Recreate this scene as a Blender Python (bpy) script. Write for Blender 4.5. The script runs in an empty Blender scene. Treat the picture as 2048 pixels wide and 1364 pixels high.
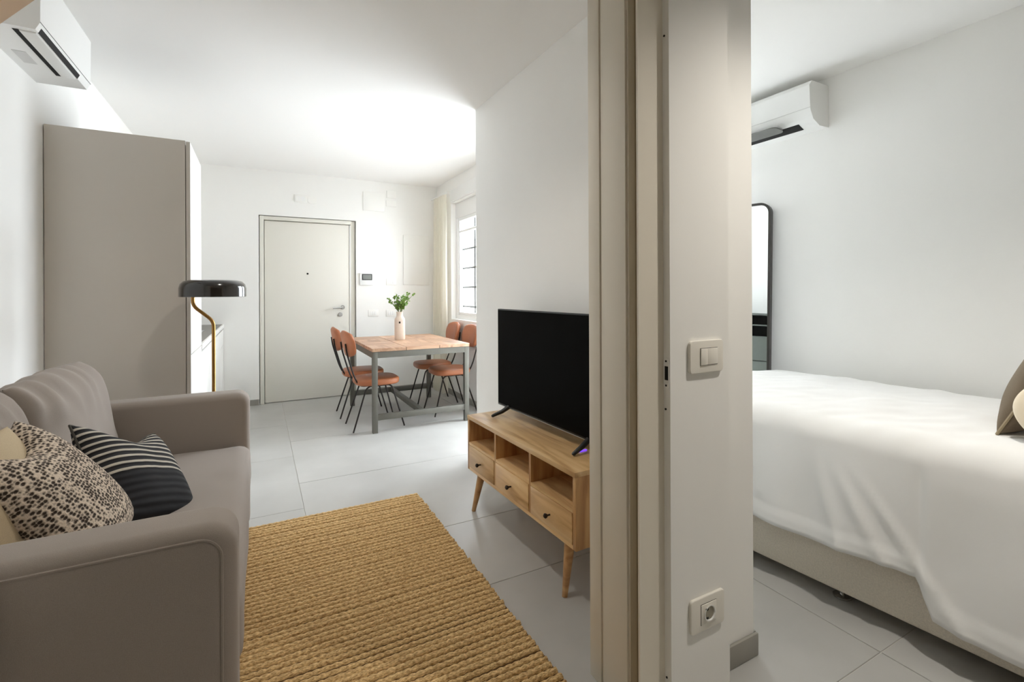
import bpy, bmesh, math, random
from mathutils import Vector, Matrix, noise
random.seed(7)
PI = math.pi
S = bpy.context.scene
C = S.collection

# ------------------------------------------------------------------ camera
cd = bpy.data.cameras.new('camera')
cam = bpy.data.objects.new('camera', cd)
C.objects.link(cam)
cd.sensor_fit = 'HORIZONTAL'
cd.sensor_width = 36.0
cd.lens = 36.0 * 952.4 / 2048.0
cd.shift_y = -(682.0 - 582.8) / 2048.0
cd.clip_start = 0.02
cam.matrix_world = (Matrix.Translation((0, 0, 1.27)) @ Matrix.Rotation(math.radians(-27.98), 4, 'Z')
                    @ Matrix.Rotation(PI / 2, 4, 'X') @ Matrix.Rotation(math.radians(-0.246), 4, 'Z'))
S.camera = cam

# ------------------------------------------------------------------ world: bright overcast daylight
w = bpy.data.worlds.new('world')
S.world = w
w.use_nodes = True
bg = w.node_tree.nodes['Background']
bg.inputs[0].default_value = (0.945, 0.98, 1.07, 1)
bg.inputs[1].default_value = 9.0

def portal(name, loc, rot, sx, sy):
    l = bpy.data.lights.new(name, 'AREA')
    l.shape = 'RECTANGLE'; l.size = sx; l.size_y = sy
    l.cycles.is_portal = True
    o = bpy.data.objects.new(name, l); C.objects.link(o)
    o.location = loc; o.rotation_euler = rot
    return o
# area light looks down its local -Z
portal('window_daylight', (2.26, 5.145, 1.645), (0, PI / 2, 0), 1.45, 0.82)
portal('balcony_door_daylight', (2.26, 3.92, 1.19), (0, PI / 2, 0), 2.36, 1.06)
portal('bedroom_window_daylight', (2.845, 3.37, 1.275), (-PI / 2, 0, 0), 0.90, 2.46)

S.view_settings.view_transform = 'Standard'
S.view_settings.look = 'None'
S.view_settings.gamma = 1.0
S.view_settings.use_curve_mapping = False
S.view_settings.exposure = 0.9
try:
    S.cycles.use_denoising = True
    S.cycles.max_bounces = 14
    S.cycles.diffuse_bounces = 10
    S.cycles.transparent_max_bounces = 16
    S.cycles.caustics_reflective = False
    S.cycles.caustics_refractive = False
    S.cycles.sample_clamp_indirect = 8
except Exception:
    pass

# ------------------------------------------------------------------ materials
def srgb(r, g, b):
    f = lambda c: (c / 255 / 12.92) if c / 255 <= 0.04045 else ((c / 255 + 0.055) / 1.055) ** 2.4
    return (f(r), f(g), f(b), 1)

def mat(name, col, rough=0.6, metal=0.0, nscale=0, namt=0.0, bump=0.0, bscale=200, stretch=(1, 1, 1), col2=None, sheen=0.0, coat=0.0, spec=None, detail=4):
    m = bpy.data.materials.new(name)
    m.use_nodes = True
    nt = m.node_tree; nd = nt.nodes; lk = nt.links
    p = nd['Principled BSDF']
    p.inputs['Base Color'].default_value = col
    p.inputs['Roughness'].default_value = rough
    p.inputs['Metallic'].default_value = metal
    if spec is not None: p.inputs['Specular IOR Level'].default_value = spec
    if sheen: p.inputs['Sheen Weight'].default_value = sheen
    if coat: p.inputs['Coat Weight'].default_value = coat
    tc = mp = None
    if nscale or bump:
        tc = nd.new('ShaderNodeTexCoord'); mp = nd.new('ShaderNodeMapping')
        mp.inputs['Scale'].default_value = stretch
        lk.new(tc.outputs['Object'], mp.inputs['Vector'])
    if nscale:
        n = nd.new('ShaderNodeTexNoise'); n.inputs['Scale'].default_value = nscale; n.inputs['Detail'].default_value = detail
        lk.new(mp.outputs[0], n.inputs['Vector'])
        r = nd.new('ShaderNodeValToRGB')
        c2 = col2 if col2 else tuple(max(0, c * (1 - namt)) for c in col[:3]) + (1,)
        r.color_ramp.elements[0].position = 0.3; r.color_ramp.elements[1].position = 0.7
        r.color_ramp.elements[0].color = c2; r.color_ramp.elements[1].color = col
        lk.new(n.outputs['Fac'], r.inputs[0]); lk.new(r.outputs[0], p.inputs['Base Color'])
    if bump:
        n2 = nd.new('ShaderNodeTexNoise'); n2.inputs['Scale'].default_value = bscale; n2.inputs['Detail'].default_value = 3
        lk.new(mp.outputs[0], n2.inputs['Vector'])
        b = nd.new('ShaderNodeBump'); b.inputs['Strength'].default_value = bump; b.inputs['Distance'].default_value = 0.01
        lk.new(n2.outputs['Fac'], b.inputs['Height']); lk.new(b.outputs[0], p.inputs['Normal'])
    return m

def wood(name, c1, c2, c3, axis='Y', rough=0.45, scale=1.0):
    """grain runs along axis"""
    m = bpy.data.materials.new(name); m.use_nodes = True
    nt = m.node_tree; nd = nt.nodes; lk = nt.links
    p = nd['Principled BSDF']; p.inputs['Roughness'].default_value = rough
    tc = nd.new('ShaderNodeTexCoord'); mp = nd.new('ShaderNodeMapping')
    s = {'X': (1.2, 9, 9), 'Y': (9, 1.2, 9), 'Z': (9, 9, 1.2)}[axis]
    mp.inputs['Scale'].default_value = tuple(v * scale for v in s)
    lk.new(tc.outputs['Object'], mp.inputs['Vector'])
    oi = nd.new('ShaderNodeObjectInfo')
    ad = nd.new('ShaderNodeVectorMath'); ad.operation = 'ADD'
    ml = nd.new('ShaderNodeMath'); ml.operation = 'MULTIPLY'; ml.inputs[1].default_value = 37.0
    lk.new(oi.outputs['Random'], ml.inputs[0]); lk.new(mp.outputs[0], ad.inputs[0]); lk.new(ml.outputs[0], ad.inputs[1])
    n = nd.new('ShaderNodeTexNoise'); n.inputs['Scale'].default_value = 1.6; n.inputs['Detail'].default_value = 6; n.inputs['Distortion'].default_value = 1.2
    lk.new(ad.outputs[0], n.inputs['Vector'])
    r = nd.new('ShaderNodeValToRGB'); e = r.color_ramp.elements
    e[0].position = 0.28; e[0].color = c1; e[1].position = 0.75; e[1].color = c3
    k = e.new(0.5); k.color = c2
    lk.new(n.outputs['Fac'], r.inputs[0])
    hs = nd.new('ShaderNodeHueSaturation')
    mr = nd.new('ShaderNodeMapRange'); mr.inputs['To Min'].default_value = 0.82; mr.inputs['To Max'].default_value = 1.12
    lk.new(oi.outputs['Random'], mr.inputs[0]); lk.new(mr.outputs[0], hs.inputs['Value'])
    lk.new(r.outputs[0], hs.inputs['Color']); lk.new(hs.outputs[0], p.inputs['Base Color'])
    b = nd.new('ShaderNodeBump'); b.inputs['Strength'].default_value = 0.08; b.inputs['Distance'].default_value = 0.01
    lk.new(n.outputs['Fac'], b.inputs['Height']); lk.new(b.outputs[0], p.inputs['Normal'])
    return m

M = {}
M['wall'] = mat('wall_paint', srgb(241, 240, 237), 0.9, nscale=3, namt=0.015, bump=0.02, bscale=60)
M['ceil'] = mat('ceiling_paint', srgb(243, 242, 240), 0.95)
M['jamb'] = mat('jamb_paint', srgb(226, 219, 205), 0.55)
M['plate'] = mat('plate_plastic', srgb(230, 226, 217), 0.4)
M['well'] = mat('socket_well', srgb(150, 144, 128), 0.6)
M['beige'] = mat('beige_paint', srgb(238, 210, 182), 0.7)
M['rearwall'] = mat('rear_wall_paint', srgb(166, 156, 142), 0.9)
M['grout'] = mat('grout', srgb(196, 193, 186), 0.9)
M['baseb'] = mat('baseboard_tile', srgb(152, 149, 141), 0.45, nscale=9, namt=0.08)
M['white'] = mat('white_plastic', srgb(238, 238, 236), 0.35)
M['whitewall'] = mat('wall_plate', srgb(240, 239, 235), 0.5)
M['doorw'] = mat('door_white', srgb(228, 225, 216), 0.5)
M['doorf'] = mat('door_frame_white', srgb(224, 222, 212), 0.5)
M['black'] = mat('black_plastic', srgb(16, 15, 14), 0.4)
M['slot'] = mat('slot_black', srgb(14, 13, 12), 0.8)
M['screen'] = mat('screen_glass', srgb(8, 7, 5), 0.4, spec=0.02)
M['chrome'] = mat('chrome', srgb(200, 200, 198), 0.18, 1.0)
M['steel'] = mat('steel', srgb(185, 186, 186), 0.3, 1.0)
M['brass'] = mat('brass', srgb(176, 134, 78), 0.28, 1.0)
M['shade'] = mat('lamp_shade_black', srgb(26, 21, 17), 0.16, coat=0.6)
M['greypanel'] = mat('grey_laminate', srgb(208, 201, 192), 0.45, nscale=2, namt=0.03)
M['darkgap'] = mat('dark_gap', srgb(70, 66, 60), 0.8)
M['kwhite'] = mat('kitchen_white', srgb(240, 239, 236), 0.3)
M['worktop'] = mat('worktop_stone', srgb(112, 108, 102), 0.35, nscale=30, namt=0.1)
M['iron'] = mat('table_iron', srgb(106, 104, 96), 0.5, 0.3, nscale=8, namt=0.12)
M['rod'] = mat('chair_rod', srgb(34, 27, 23), 0.4, 0.4)
M['leather'] = mat('tan_leather', srgb(176, 106, 68), 0.42, nscale=5, namt=0.25, bump=0.12, bscale=90)
M['ceramic'] = mat('cream_ceramic', srgb(226, 212, 198), 0.55, nscale=20, namt=0.03)
M['leaf'] = mat('leaf_green', srgb(126, 164, 72), 0.5, nscale=30, namt=0.4)
M['stem'] = mat('stem_green', srgb(92, 108, 56), 0.6)
M['sofa'] = mat('sofa_fabric', srgb(160, 150, 142), 0.95, nscale=700, namt=0.12, bump=0.25, bscale=900, sheen=0.15)
M['cream'] = mat('cream_linen', srgb(196, 178, 148), 0.95, nscale=400, namt=0.12, bump=0.25, bscale=600)
M['taupe'] = mat('taupe_linen', srgb(116, 102, 84), 0.95, nscale=500, namt=0.15, bump=0.3, bscale=700)
M['pipe'] = mat('piping', srgb(150, 136, 110), 0.9)
M['creamcotton'] = mat('cream_cotton', srgb(226, 212, 188), 0.9, bump=0.1, bscale=500)
M['linen'] = mat('white_linen', srgb(238, 238, 237), 0.9, bump=0.06, bscale=700)
M['boucle'] = mat('bed_base_fabric', srgb(228, 220, 206), 0.95, nscale=160, namt=0.14, bump=0.35, bscale=300)
M['mirror'] = mat('mirror_glass', (0.86, 0.88, 0.87, 1), 0.01, 1.0)
M['frame_dk'] = mat('mirror_frame', srgb(62, 60, 57), 0.4, 0.3)
M['chest'] = mat('chest_greygreen', srgb(94, 98, 92), 0.5, nscale=6, namt=0.08)
M['flap'] = mat('flap_grey', srgb(120, 121, 118), 0.5)
M['led'] = mat('violet_led', srgb(70, 40, 200), 0.4)  # glow colour for the violet reflection on the television foot
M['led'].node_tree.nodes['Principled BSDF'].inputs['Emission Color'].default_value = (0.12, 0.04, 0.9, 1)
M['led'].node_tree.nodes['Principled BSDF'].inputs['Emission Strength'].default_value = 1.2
M['lens'] = mat('lamp_lens', srgb(250, 244, 232), 0.4)  # glowing lens of the added ceiling fill lights
M['lens'].node_tree.nodes['Principled BSDF'].inputs['Emission Color'].default_value = (1, .93, .82, 1)
M['lens'].node_tree.nodes['Principled BSDF'].inputs['Emission Strength'].default_value = 6
M['lcd'] = mat('lcd_grey', srgb(120, 122, 118), 0.3)
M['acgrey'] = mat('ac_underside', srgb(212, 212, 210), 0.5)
M['bars'] = mat('grille_iron', srgb(38, 38, 37), 0.7)
M['facade'] = mat('facade_plaster', srgb(206, 200, 188), 0.9)
M['hallwood'] = wood('wood_stand', srgb(186, 142, 94), srgb(224, 186, 134), srgb(242, 212, 164), 'Y', 0.32)
M['standX'] = wood('wood_stand_cross', srgb(154, 110, 70), srgb(190, 148, 102), srgb(208, 170, 124), 'X')
M['standZ'] = wood('wood_stand_up', srgb(160, 112, 68), srgb(204, 160, 108), srgb(228, 190, 138), 'Z')
M['tabx'] = wood('wood_table_x', srgb(148, 110, 86), srgb(184, 146, 118), srgb(204, 170, 142), 'X')
M['taby'] = wood('wood_table_y', srgb(154, 116, 92), srgb(190, 152, 124), srgb(210, 176, 148), 'Y')
M['knob'] = mat('knob_dark', srgb(46, 34, 26), 0.4, 0.5)

# tile material: per-tile tone and faint clouding
def tile_mat():
    m = bpy.data.materials.new('floor_tile_grey'); m.use_nodes = True
    nt = m.node_tree; nd = nt.nodes; lk = nt.links; p = nd['Principled BSDF']
    tc = nd.new('ShaderNodeTexCoord')
    n = nd.new('ShaderNodeTexNoise'); n.inputs['Scale'].default_value = 2.2; n.inputs['Detail'].default_value = 7
    lk.new(tc.outputs['Object'], n.inputs['Vector'])
    r = nd.new('ShaderNodeValToRGB'); e = r.color_ramp.elements
    e[0].position = 0.3; e[0].color = srgb(172, 171, 168); e[1].position = 0.72; e[1].color = srgb(188, 187, 184)
    lk.new(n.outputs['Fac'], r.inputs[0])
    oi = nd.new('ShaderNodeObjectInfo'); mr = nd.new('ShaderNodeMapRange')
    mr.inputs['To Min'].default_value = 0.95; mr.inputs['To Max'].default_value = 1.04
    hs = nd.new('ShaderNodeHueSaturation'); lk.new(oi.outputs['Random'], mr.inputs[0]); lk.new(mr.outputs[0], hs.inputs['Value'])
    lk.new(r.outputs[0], hs.inputs['Color']); lk.new(hs.outputs[0], p.inputs['Base Color'])
    p.inputs['Roughness'].default_value = 0.34
    mr2 = nd.new('ShaderNodeMapRange'); mr2.inputs['To Min'].default_value = 0.28; mr2.inputs['To Max'].default_value = 0.42
    lk.new(n.outputs['Fac'], mr2.inputs[0]); lk.new(mr2.outputs[0], p.inputs['Roughness'])
    return m
M['tile'] = tile_mat()

def jute_mat():
    m = bpy.data.materials.new('jute'); m.use_nodes = True
    nt = m.node_tree; nd = nt.nodes; lk = nt.links; p = nd['Principled BSDF']
    tc = nd.new('ShaderNodeTexCoord'); mp = nd.new('ShaderNodeMapping'); mp.inputs['Scale'].default_value = (60, 160, 160)
    oi = nd.new('ShaderNodeObjectInfo'); ad = nd.new('ShaderNodeVectorMath'); ml = nd.new('ShaderNodeMath'); ml.operation = 'MULTIPLY'; ml.inputs[1].default_value = 91
    lk.new(tc.outputs['Object'], mp.inputs[0]); lk.new(oi.outputs['Random'], ml.inputs[0]); lk.new(mp.outputs[0], ad.inputs[0]); lk.new(ml.outputs[0], ad.inputs[1])
    n = nd.new('ShaderNodeTexNoise'); n.inputs['Scale'].default_value = 1.5; n.inputs['Detail'].default_value = 4
    lk.new(ad.outputs[0], n.inputs['Vector'])
    r = nd.new('ShaderNodeValToRGB'); e = r.color_ramp.elements
    e[0].position = 0.3; e[0].color = srgb(152, 114, 66); e[1].position = 0.68; e[1].color = srgb(242, 210, 154)
    lk.new(n.outputs['Fac'], r.inputs[0]); lk.new(r.outputs[0], p.inputs['Base Color'])
    b = nd.new('ShaderNodeBump'); b.inputs['Strength'].default_value = 0.5; b.inputs['Distance'].default_value = 0.004
    lk.new(n.outputs['Fac'], b.inputs['Height']); lk.new(b.outputs[0], p.inputs['Normal'])
    p.inputs['Roughness'].default_value = 0.95
    return m
M['jute'] = jute_mat()
M['jutebase'] = mat('jute_backing', srgb(84, 58, 28), 1.0)

def sheer_mat():
    m = bpy.data.materials.new('sheer_curtain'); m.use_nodes = True
    nt = m.node_tree; nd = nt.nodes; lk = nt.links
    for x in list(nd): nd.remove(x)
    o = nd.new('ShaderNodeOutputMaterial'); d = nd.new('ShaderNodeBsdfDiffuse'); t = nd.new('ShaderNodeBsdfTranslucent'); tr = nd.new('ShaderNodeBsdfTransparent')
    d.inputs[0].default_value = srgb(244, 241, 232); t.inputs[0].default_value = srgb(246, 243, 232)
    a = nd.new('ShaderNodeMixShader'); a.inputs[0].default_value = 0.5
    lk.new(d.outputs[0], a.inputs[1]); lk.new(t.outputs[0], a.inputs[2])
    b = nd.new('ShaderNodeMixShader'); b.inputs[0].default_value = 0.2
    lk.new(a.outputs[0], b.inputs[1]); lk.new(tr.outputs[0], b.inputs[2]); lk.new(b.outputs[0], o.inputs[0])
    return m
M['sheer'] = sheer_mat()

def glass_mat():
    m = bpy.data.materials.new('window_glass'); m.use_nodes = True
    nt = m.node_tree; nd = nt.nodes; lk = nt.links
    for x in list(nd): nd.remove(x)
    o = nd.new('ShaderNodeOutputMaterial'); g = nd.new('ShaderNodeBsdfGlossy'); tr = nd.new('ShaderNodeBsdfTransparent')
    g.inputs['Roughness'].default_value = 0.02; tr.inputs[0].default_value = (0.95, 0.97, 0.96, 1)
    a = nd.new('ShaderNodeMixShader'); a.inputs[0].default_value = 0.06
    lk.new(tr.outputs[0], a.inputs[1]); lk.new(g.outputs[0], a.inputs[2]); lk.new(a.outputs[0], o.inputs[0])
    return m
M['glass'] = glass_mat()

def knit_mat():
    m = bpy.data.materials.new('knit_wool'); m.use_nodes = True
    nt = m.node_tree; nd = nt.nodes; lk = nt.links; p = nd['Principled BSDF']
    tc = nd.new('ShaderNodeTexCoord'); mp = nd.new('ShaderNodeMapping'); mp.inputs['Scale'].default_value = (1.0, 0.9, 1.2)
    mp.inputs['Rotation'].default_value = (0, 0.12, 0)
    lk.new(tc.outputs['Object'], mp.inputs[0])
    v = nd.new('ShaderNodeTexVoronoi'); v.inputs['Scale'].default_value = 96; v.inputs['Randomness'].default_value = 0.55
    lk.new(mp.outputs[0], v.inputs['Vector'])
    n = nd.new('ShaderNodeTexNoise'); n.inputs['Scale'].default_value = 300; n.inputs['Detail'].default_value = 2; lk.new(tc.outputs['Object'], n.inputs['Vector'])
    mx = nd.new('ShaderNodeMath'); mx.operation = 'MULTIPLY_ADD'; mx.inputs[1].default_value = 0.35; lk.new(n.outputs['Fac'], mx.inputs[0]); lk.new(v.outputs['Distance'], mx.inputs[2])
    r = nd.new('ShaderNodeValToRGB'); e = r.color_ramp.elements
    e[0].position = 0.52; e[0].color = srgb(56, 44, 35); e[1].position = 0.80; e[1].color = srgb(214, 198, 180)
    lk.new(mx.outputs[0], r.inputs[0]); lk.new(r.outputs[0], p.inputs['Base Color'])
    b = nd.new('ShaderNodeBump'); b.inputs['Strength'].default_value = 0.6; b.inputs['Distance'].default_value = 0.008
    lk.new(mx.outputs[0], b.inputs['Height']); lk.new(b.outputs[0], p.inputs['Normal'])
    p.inputs['Roughness'].default_value = 0.95
    return m
M['knit'] = knit_mat()

def stripe_mat():
    """black cushion: upper half carries pale woven stripes that get finer downwards, lower half plain blue-black"""
    m = bpy.data.materials.new('striped_weave'); m.use_nodes = True
    nt = m.node_tree; nd = nt.nodes; lk = nt.links; p = nd['Principled BSDF']
    tc = nd.new('ShaderNodeTexCoord'); sp = nd.new('ShaderNodeSeparateXYZ'); lk.new(tc.outputs['Object'], sp.inputs[0])
    n = nd.new('ShaderNodeTexNoise'); n.inputs['Scale'].default_value = 9; lk.new(tc.outputs['Object'], n.inputs['Vector'])
    a = nd.new('ShaderNodeMath'); a.operation = 'MULTIPLY_ADD'; a.inputs[1].default_value = 0.012; lk.new(n.outputs['Fac'], a.inputs[0]); lk.new(sp.outputs['Z'], a.inputs[2])
    s = nd.new('ShaderNodeMath'); s.operation = 'MULTIPLY'; s.inputs[1].default_value = 2 * PI / 0.024; lk.new(a.outputs[0], s.inputs[0])
    si = nd.new('ShaderNodeMath'); si.operation = 'SINE'; lk.new(s.outputs[0], si.inputs[0])
    gt = nd.new('ShaderNodeMapRange'); gt.inputs['From Min'].default_value = 0.3; gt.inputs['From Max'].default_value = 0.6; lk.new(si.outputs[0], gt.inputs[0])
    up = nd.new('ShaderNodeMapRange'); up.inputs['From Min'].default_value = -0.035; up.inputs['From Max'].default_value = -0.028; lk.new(sp.outputs['Z'], up.inputs[0])
    mu = nd.new('ShaderNodeMath'); mu.operation = 'MULTIPLY'; lk.new(gt.outputs[0], mu.inputs[0]); lk.new(up.outputs[0], mu.inputs[1])
    mx = nd.new('ShaderNodeMix'); mx.data_type = 'RGBA'
    mx.inputs[6].default_value = srgb(24, 24, 28); mx.inputs[7].default_value = srgb(186, 180, 168)
    lk.new(mu.outputs[0], mx.inputs[0]); lk.new(mx.outputs[2], p.inputs['Base Color'])
    b = nd.new('ShaderNodeBump'); b.inputs['Strength'].default_value = 0.4; b.inputs['Distance'].default_value = 0.004
    lk.new(si.outputs[0], b.inputs['Height']); lk.new(b.outputs[0], p.inputs['Normal'])
    p.inputs['Roughness'].default_value = 0.9
    return m
M['stripe'] = stripe_mat()

# ------------------------------------------------------------------ builders
def link(o, parent=None):
    C.objects.link(o)
    if parent is not None: o.parent = parent
    return o

def obj(name, bm, m, parent=None, smooth=True, ang=40):
    me = bpy.data.meshes.new(name)
    bmesh.ops.recalc_face_normals(bm, faces=bm.faces)
    bm.to_mesh(me); bm.free()
    me.materials.append(M[m] if isinstance(m, str) else m)
    if smooth:
        me.shade_smooth(); me.set_sharp_from_angle(angle=math.radians(ang))
    return link(bpy.data.objects.new(name, me), parent)

def tag(o, label, cat, group=None):
    o['label'] = label; o['category'] = cat
    if group: o['group'] = group
    return o

def thing(name, label, cat, loc=(0, 0, 0), rz=0, group=None):
    o = bpy.data.objects.new(name, None); C.objects.link(o)
    o.empty_display_size = 0.1; o.location = loc; o.rotation_euler = (0, 0, rz)
    return tag(o, label, cat, group)

def bx(bm, x0, x1, y0, y1, z0, z1, bev=0.0, seg=2, mtx=None):
    t = bmesh.new()
    vs = [t.verts.new(p) for p in [(x0, y0, z0), (x1, y0, z0), (x1, y1, z0), (x0, y1, z0), (x0, y0, z1), (x1, y0, z1), (x1, y1, z1), (x0, y1, z1)]]
    for f in [(0, 3, 2, 1), (4, 5, 6, 7), (0, 1, 5, 4), (1, 2, 6, 5), (2, 3, 7, 6), (3, 0, 4, 7)]:
        t.faces.new([vs[i] for i in f])
    if bev > 0:
        bmesh.ops.bevel(t, geom=list(t.edges), offset=bev, segments=seg, profile=0.5, affect='EDGES', clamp_overlap=True)
    if mtx is not None: bmesh.ops.transform(t, matrix=mtx, verts=t.verts)
    me = bpy.data.meshes.new('tmp'); t.to_mesh(me); t.free(); bm.from_mesh(me); bpy.data.meshes.remove(me)
    return bm

def box(name, b, m, parent=None, bev=0.0, seg=2, mtx=None):
    return obj(name, bx(bmesh.new(), *b, bev=bev, seg=seg, mtx=mtx), m, parent)

def tube(bm, pts, r, n=8, caps=True):
    """round tube along a polyline; r may be a number or list"""
    P = [Vector(p) for p in pts]; N = len(P); rs = r if isinstance(r, (list, tuple)) else [r] * N
    rings = []; up = None
    for i in range(N):
        d = (P[min(i + 1, N - 1)] - P[max(i - 1, 0)]).normalized()
        if up is None:
            a = Vector((0, 0, 1)) if abs(d.z) < 0.9 else Vector((1, 0, 0))
            up = (a - d * a.dot(d)).normalized()
        else: up = (up - d * up.dot(d)).normalized()
        s = d.cross(up)
        rings.append([bm.verts.new(P[i] + rs[i] * (math.cos(k * 2 * PI / n) * up + math.sin(k * 2 * PI / n) * s)) for k in range(n)])
    for i in range(N - 1):
        for k in range(n): bm.faces.new([rings[i][k], rings[i][(k + 1) % n], rings[i + 1][(k + 1) % n], rings[i + 1][k]])
    if caps: bm.faces.new(rings[0][::-1]); bm.faces.new(rings[-1])
    return bm

def bend(pts, rad, n=5):
    """round the corners of a polyline"""
    P = [Vector(p) for p in pts]; out = [P[0]]
    for i in range(1, len(P) - 1):
        a, b, c = P[i - 1], P[i], P[i + 1]
        u = (a - b); v = (c - b); l = min(rad, u.length * .45, v.length * .45)
        p0 = b + u.normalized() * l; p1 = b + v.normalized() * l
        for k in range(n + 1):
            t = k / n; out.append((1 - t) ** 2 * p0 + 2 * t * (1 - t) * b + t * t * p1)
    out.append(P[-1]); return out

def lathe(bm, prof, n=32, c=(0, 0, 0), cap=True):
    rings = [[bm.verts.new((c[0] + r * math.cos(k * 2 * PI / n), c[1] + r * math.sin(k * 2 * PI / n), c[2] + z)) for k in range(n)] for r, z in prof]
    for i in range(len(rings) - 1):
        for k in range(n): bm.faces.new([rings[i][k], rings[i][(k + 1) % n], rings[i + 1][(k + 1) % n], rings[i + 1][k]])
    if cap: bm.faces.new(rings[0][::-1]); bm.faces.new(rings[-1])
    return bm

def prism(bm, poly, z0, z1, bev=0, seg=3, axis='Z'):
    t = bmesh.new()
    f = {'Z': lambda a, b, h: (a, b, h), 'Y': lambda a, b, h: (a, h, b), 'X': lambda a, b, h: (h, a, b)}[axis]
    lo = [t.verts.new(f(a, b, z0)) for a, b in poly]; hi = [t.verts.new(f(a, b, z1)) for a, b in poly]; n = len(poly)
    t.faces.new(lo[::-1]); t.faces.new(hi)
    for i in range(n): t.faces.new([lo[i], lo[(i + 1) % n], hi[(i + 1) % n], hi[i]])
    bmesh.ops.recalc_face_normals(t, faces=t.faces)
    if bev:
        ed = [e for e in t.edges if all(v in lo for v in e.verts) or all(v in hi for v in e.verts)]
        bmesh.ops.bevel(t, geom=ed, offset=bev, segments=seg, profile=0.5, affect='EDGES', clamp_overlap=True)
    me = bpy.data.meshes.new('tmp'); t.to_mesh(me); t.free(); bm.from_mesh(me); bpy.data.meshes.remove(me)
    return bm

def rrect(x0, x1, y0, y1, r, n=6):
    out = []
    for cx, cy, a in ((x1 - r, y1 - r, 0), (x0 + r, y1 - r, PI / 2), (x0 + r, y0 + r, PI), (x1 - r, y0 + r, 1.5 * PI)):
        for k in range(n + 1): t = a + k / n * PI / 2; out.append((cx + r * math.cos(t), cy + r * math.sin(t)))
    return out

def cushion_bm(wd, ht, th, n=28, p=2.6, ear=0.05, wr=0.0, seed=0, box_=0.0, wscale=6.0, sag=0.0, pinch=0.0):
    """scatter cushion in the local x-z plane, thickness along y"""
    bm = bmesh.new(); grid = {}
    for side in (1, -1):
        for i in range(n + 1):
            for j in range(n + 1):
                u = -1 + 2 * i / n; v = -1 + 2 * j / n
                u = math.sin(u * PI / 2) * .55 + u * .45; v = math.sin(v * PI / 2) * .55 + v * .45
                edge = i in (0, n) or j in (0, n)
                if edge and side == -1: grid[(side, i, j)] = grid[(1, i, j)]; continue
                x = wd / 2 * u * (1 - ear * (1 - v * v)); z = ht / 2 * v * (1 - ear * (1 - u * u))
                k = max(0.0, (1 - abs(u) ** p)) ** .5 * max(0.0, (1 - abs(v) ** p)) ** .5
                k = k * (1 - box_) + box_ * (min(1, 12 * k))
                y = side * th / 2 * k
                if wr and not edge:
                    q = noise.noise(Vector((x * wscale + seed, z * wscale * .6, seed * 1.7 + side)))
                    q2 = noise.noise(Vector((x * wscale * 2.3 + seed, z * wscale * 1.2, seed * 2.7 + side)))
                    y += side * wr * (q + .5 * q2) * min(1, k * 2)
                z -= sag * (1 - u * u) ** 2 * max(0, v); x *= 1 - pinch * max(0, v)
                grid[(side, i, j)] = bm.verts.new((x, y, z))
        for i in range(n):
            for j in range(n):
                f = [grid[(side, i, j)], grid[(side, i + 1, j)], grid[(side, i + 1, j + 1)], grid[(side, i, j + 1)]]
                try: bm.faces.new(f if side == 1 else f[::-1])
                except ValueError: pass
    return bm

def struct(o):
    o['kind'] = 'structure'; return o

# ------------------------------------------------------------------ the room shell
ZC = 2.66
fl = struct(box('floor', (-1.07, 3.45, -1.6, 6.29, -0.12, -0.003), 'grout'))
ct = struct(box('ceiling', (-1.07, 3.45, -1.6, 6.29, ZC, ZC + 0.1), 'ceil'))
cols = [-1.46, -0.616, 0.229, 1.92, 3.61]
rowsA = [-1.13, -0.13, 0.87, 1.87, 2.445, 3.46, 4.46, 5.46, 6.46]
rowsB = [-1.6, -0.8, 0.2, 1.2, 2.05, 3.05, 4.05, 5.05, 6.05, 7.05]
g = 0.0016
for ci in range(len(cols) - 1):
    rw = rowsB if ci < 2 else rowsA
    rw = [r for r in rw if -1.6 < r < 6.29]; rw = [-1.6] + rw + [6.29]
    for a, b in zip(rw[:-1], rw[1:]):
        x0 = max(cols[ci], -1.07) + g; x1 = min(cols[ci + 1], 3.45) - g
        box('floor_tile', (x0, x1, a + g, b - g, -0.012, 0.0), 'tile', fl, bev=0.0012, seg=1)

wl = struct(box('wall_left', (-1.07, -0.97, -1.6, 6.29, 0, ZC), 'wall'))
# far wall with the entrance door opening
b = bmesh.new(); bx(b, -0.97, 0.0, 6.09, 6.29, 0, ZC); bx(b, 1.06, 2.10, 6.09, 6.29, 0, ZC); bx(b, 0.0, 1.06, 6.09, 6.29, 2.15, ZC)
bx(b, 0.0, 1.06, 6.20, 6.29, 0, 2.15)
struct(obj('wall_back', b, 'wall'))
# window wall with opening
WX = 2.10
b = bmesh.new()
bx(b, WX, WX + .14, 3.26, 3.40, 0, ZC); bx(b, WX, WX + .14, 5.55, 6.29, 0, ZC); bx(b, WX, WX + .14, 4.74, 5.55, 0, 0.93)
bx(b, WX, WX + .14, 4.44, 4.74, 0, 2.36); bx(b, WX, WX + .14, 3.40, 5.55, 2.36, ZC)
struct(obj('wall_window', b, 'wall'))
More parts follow.
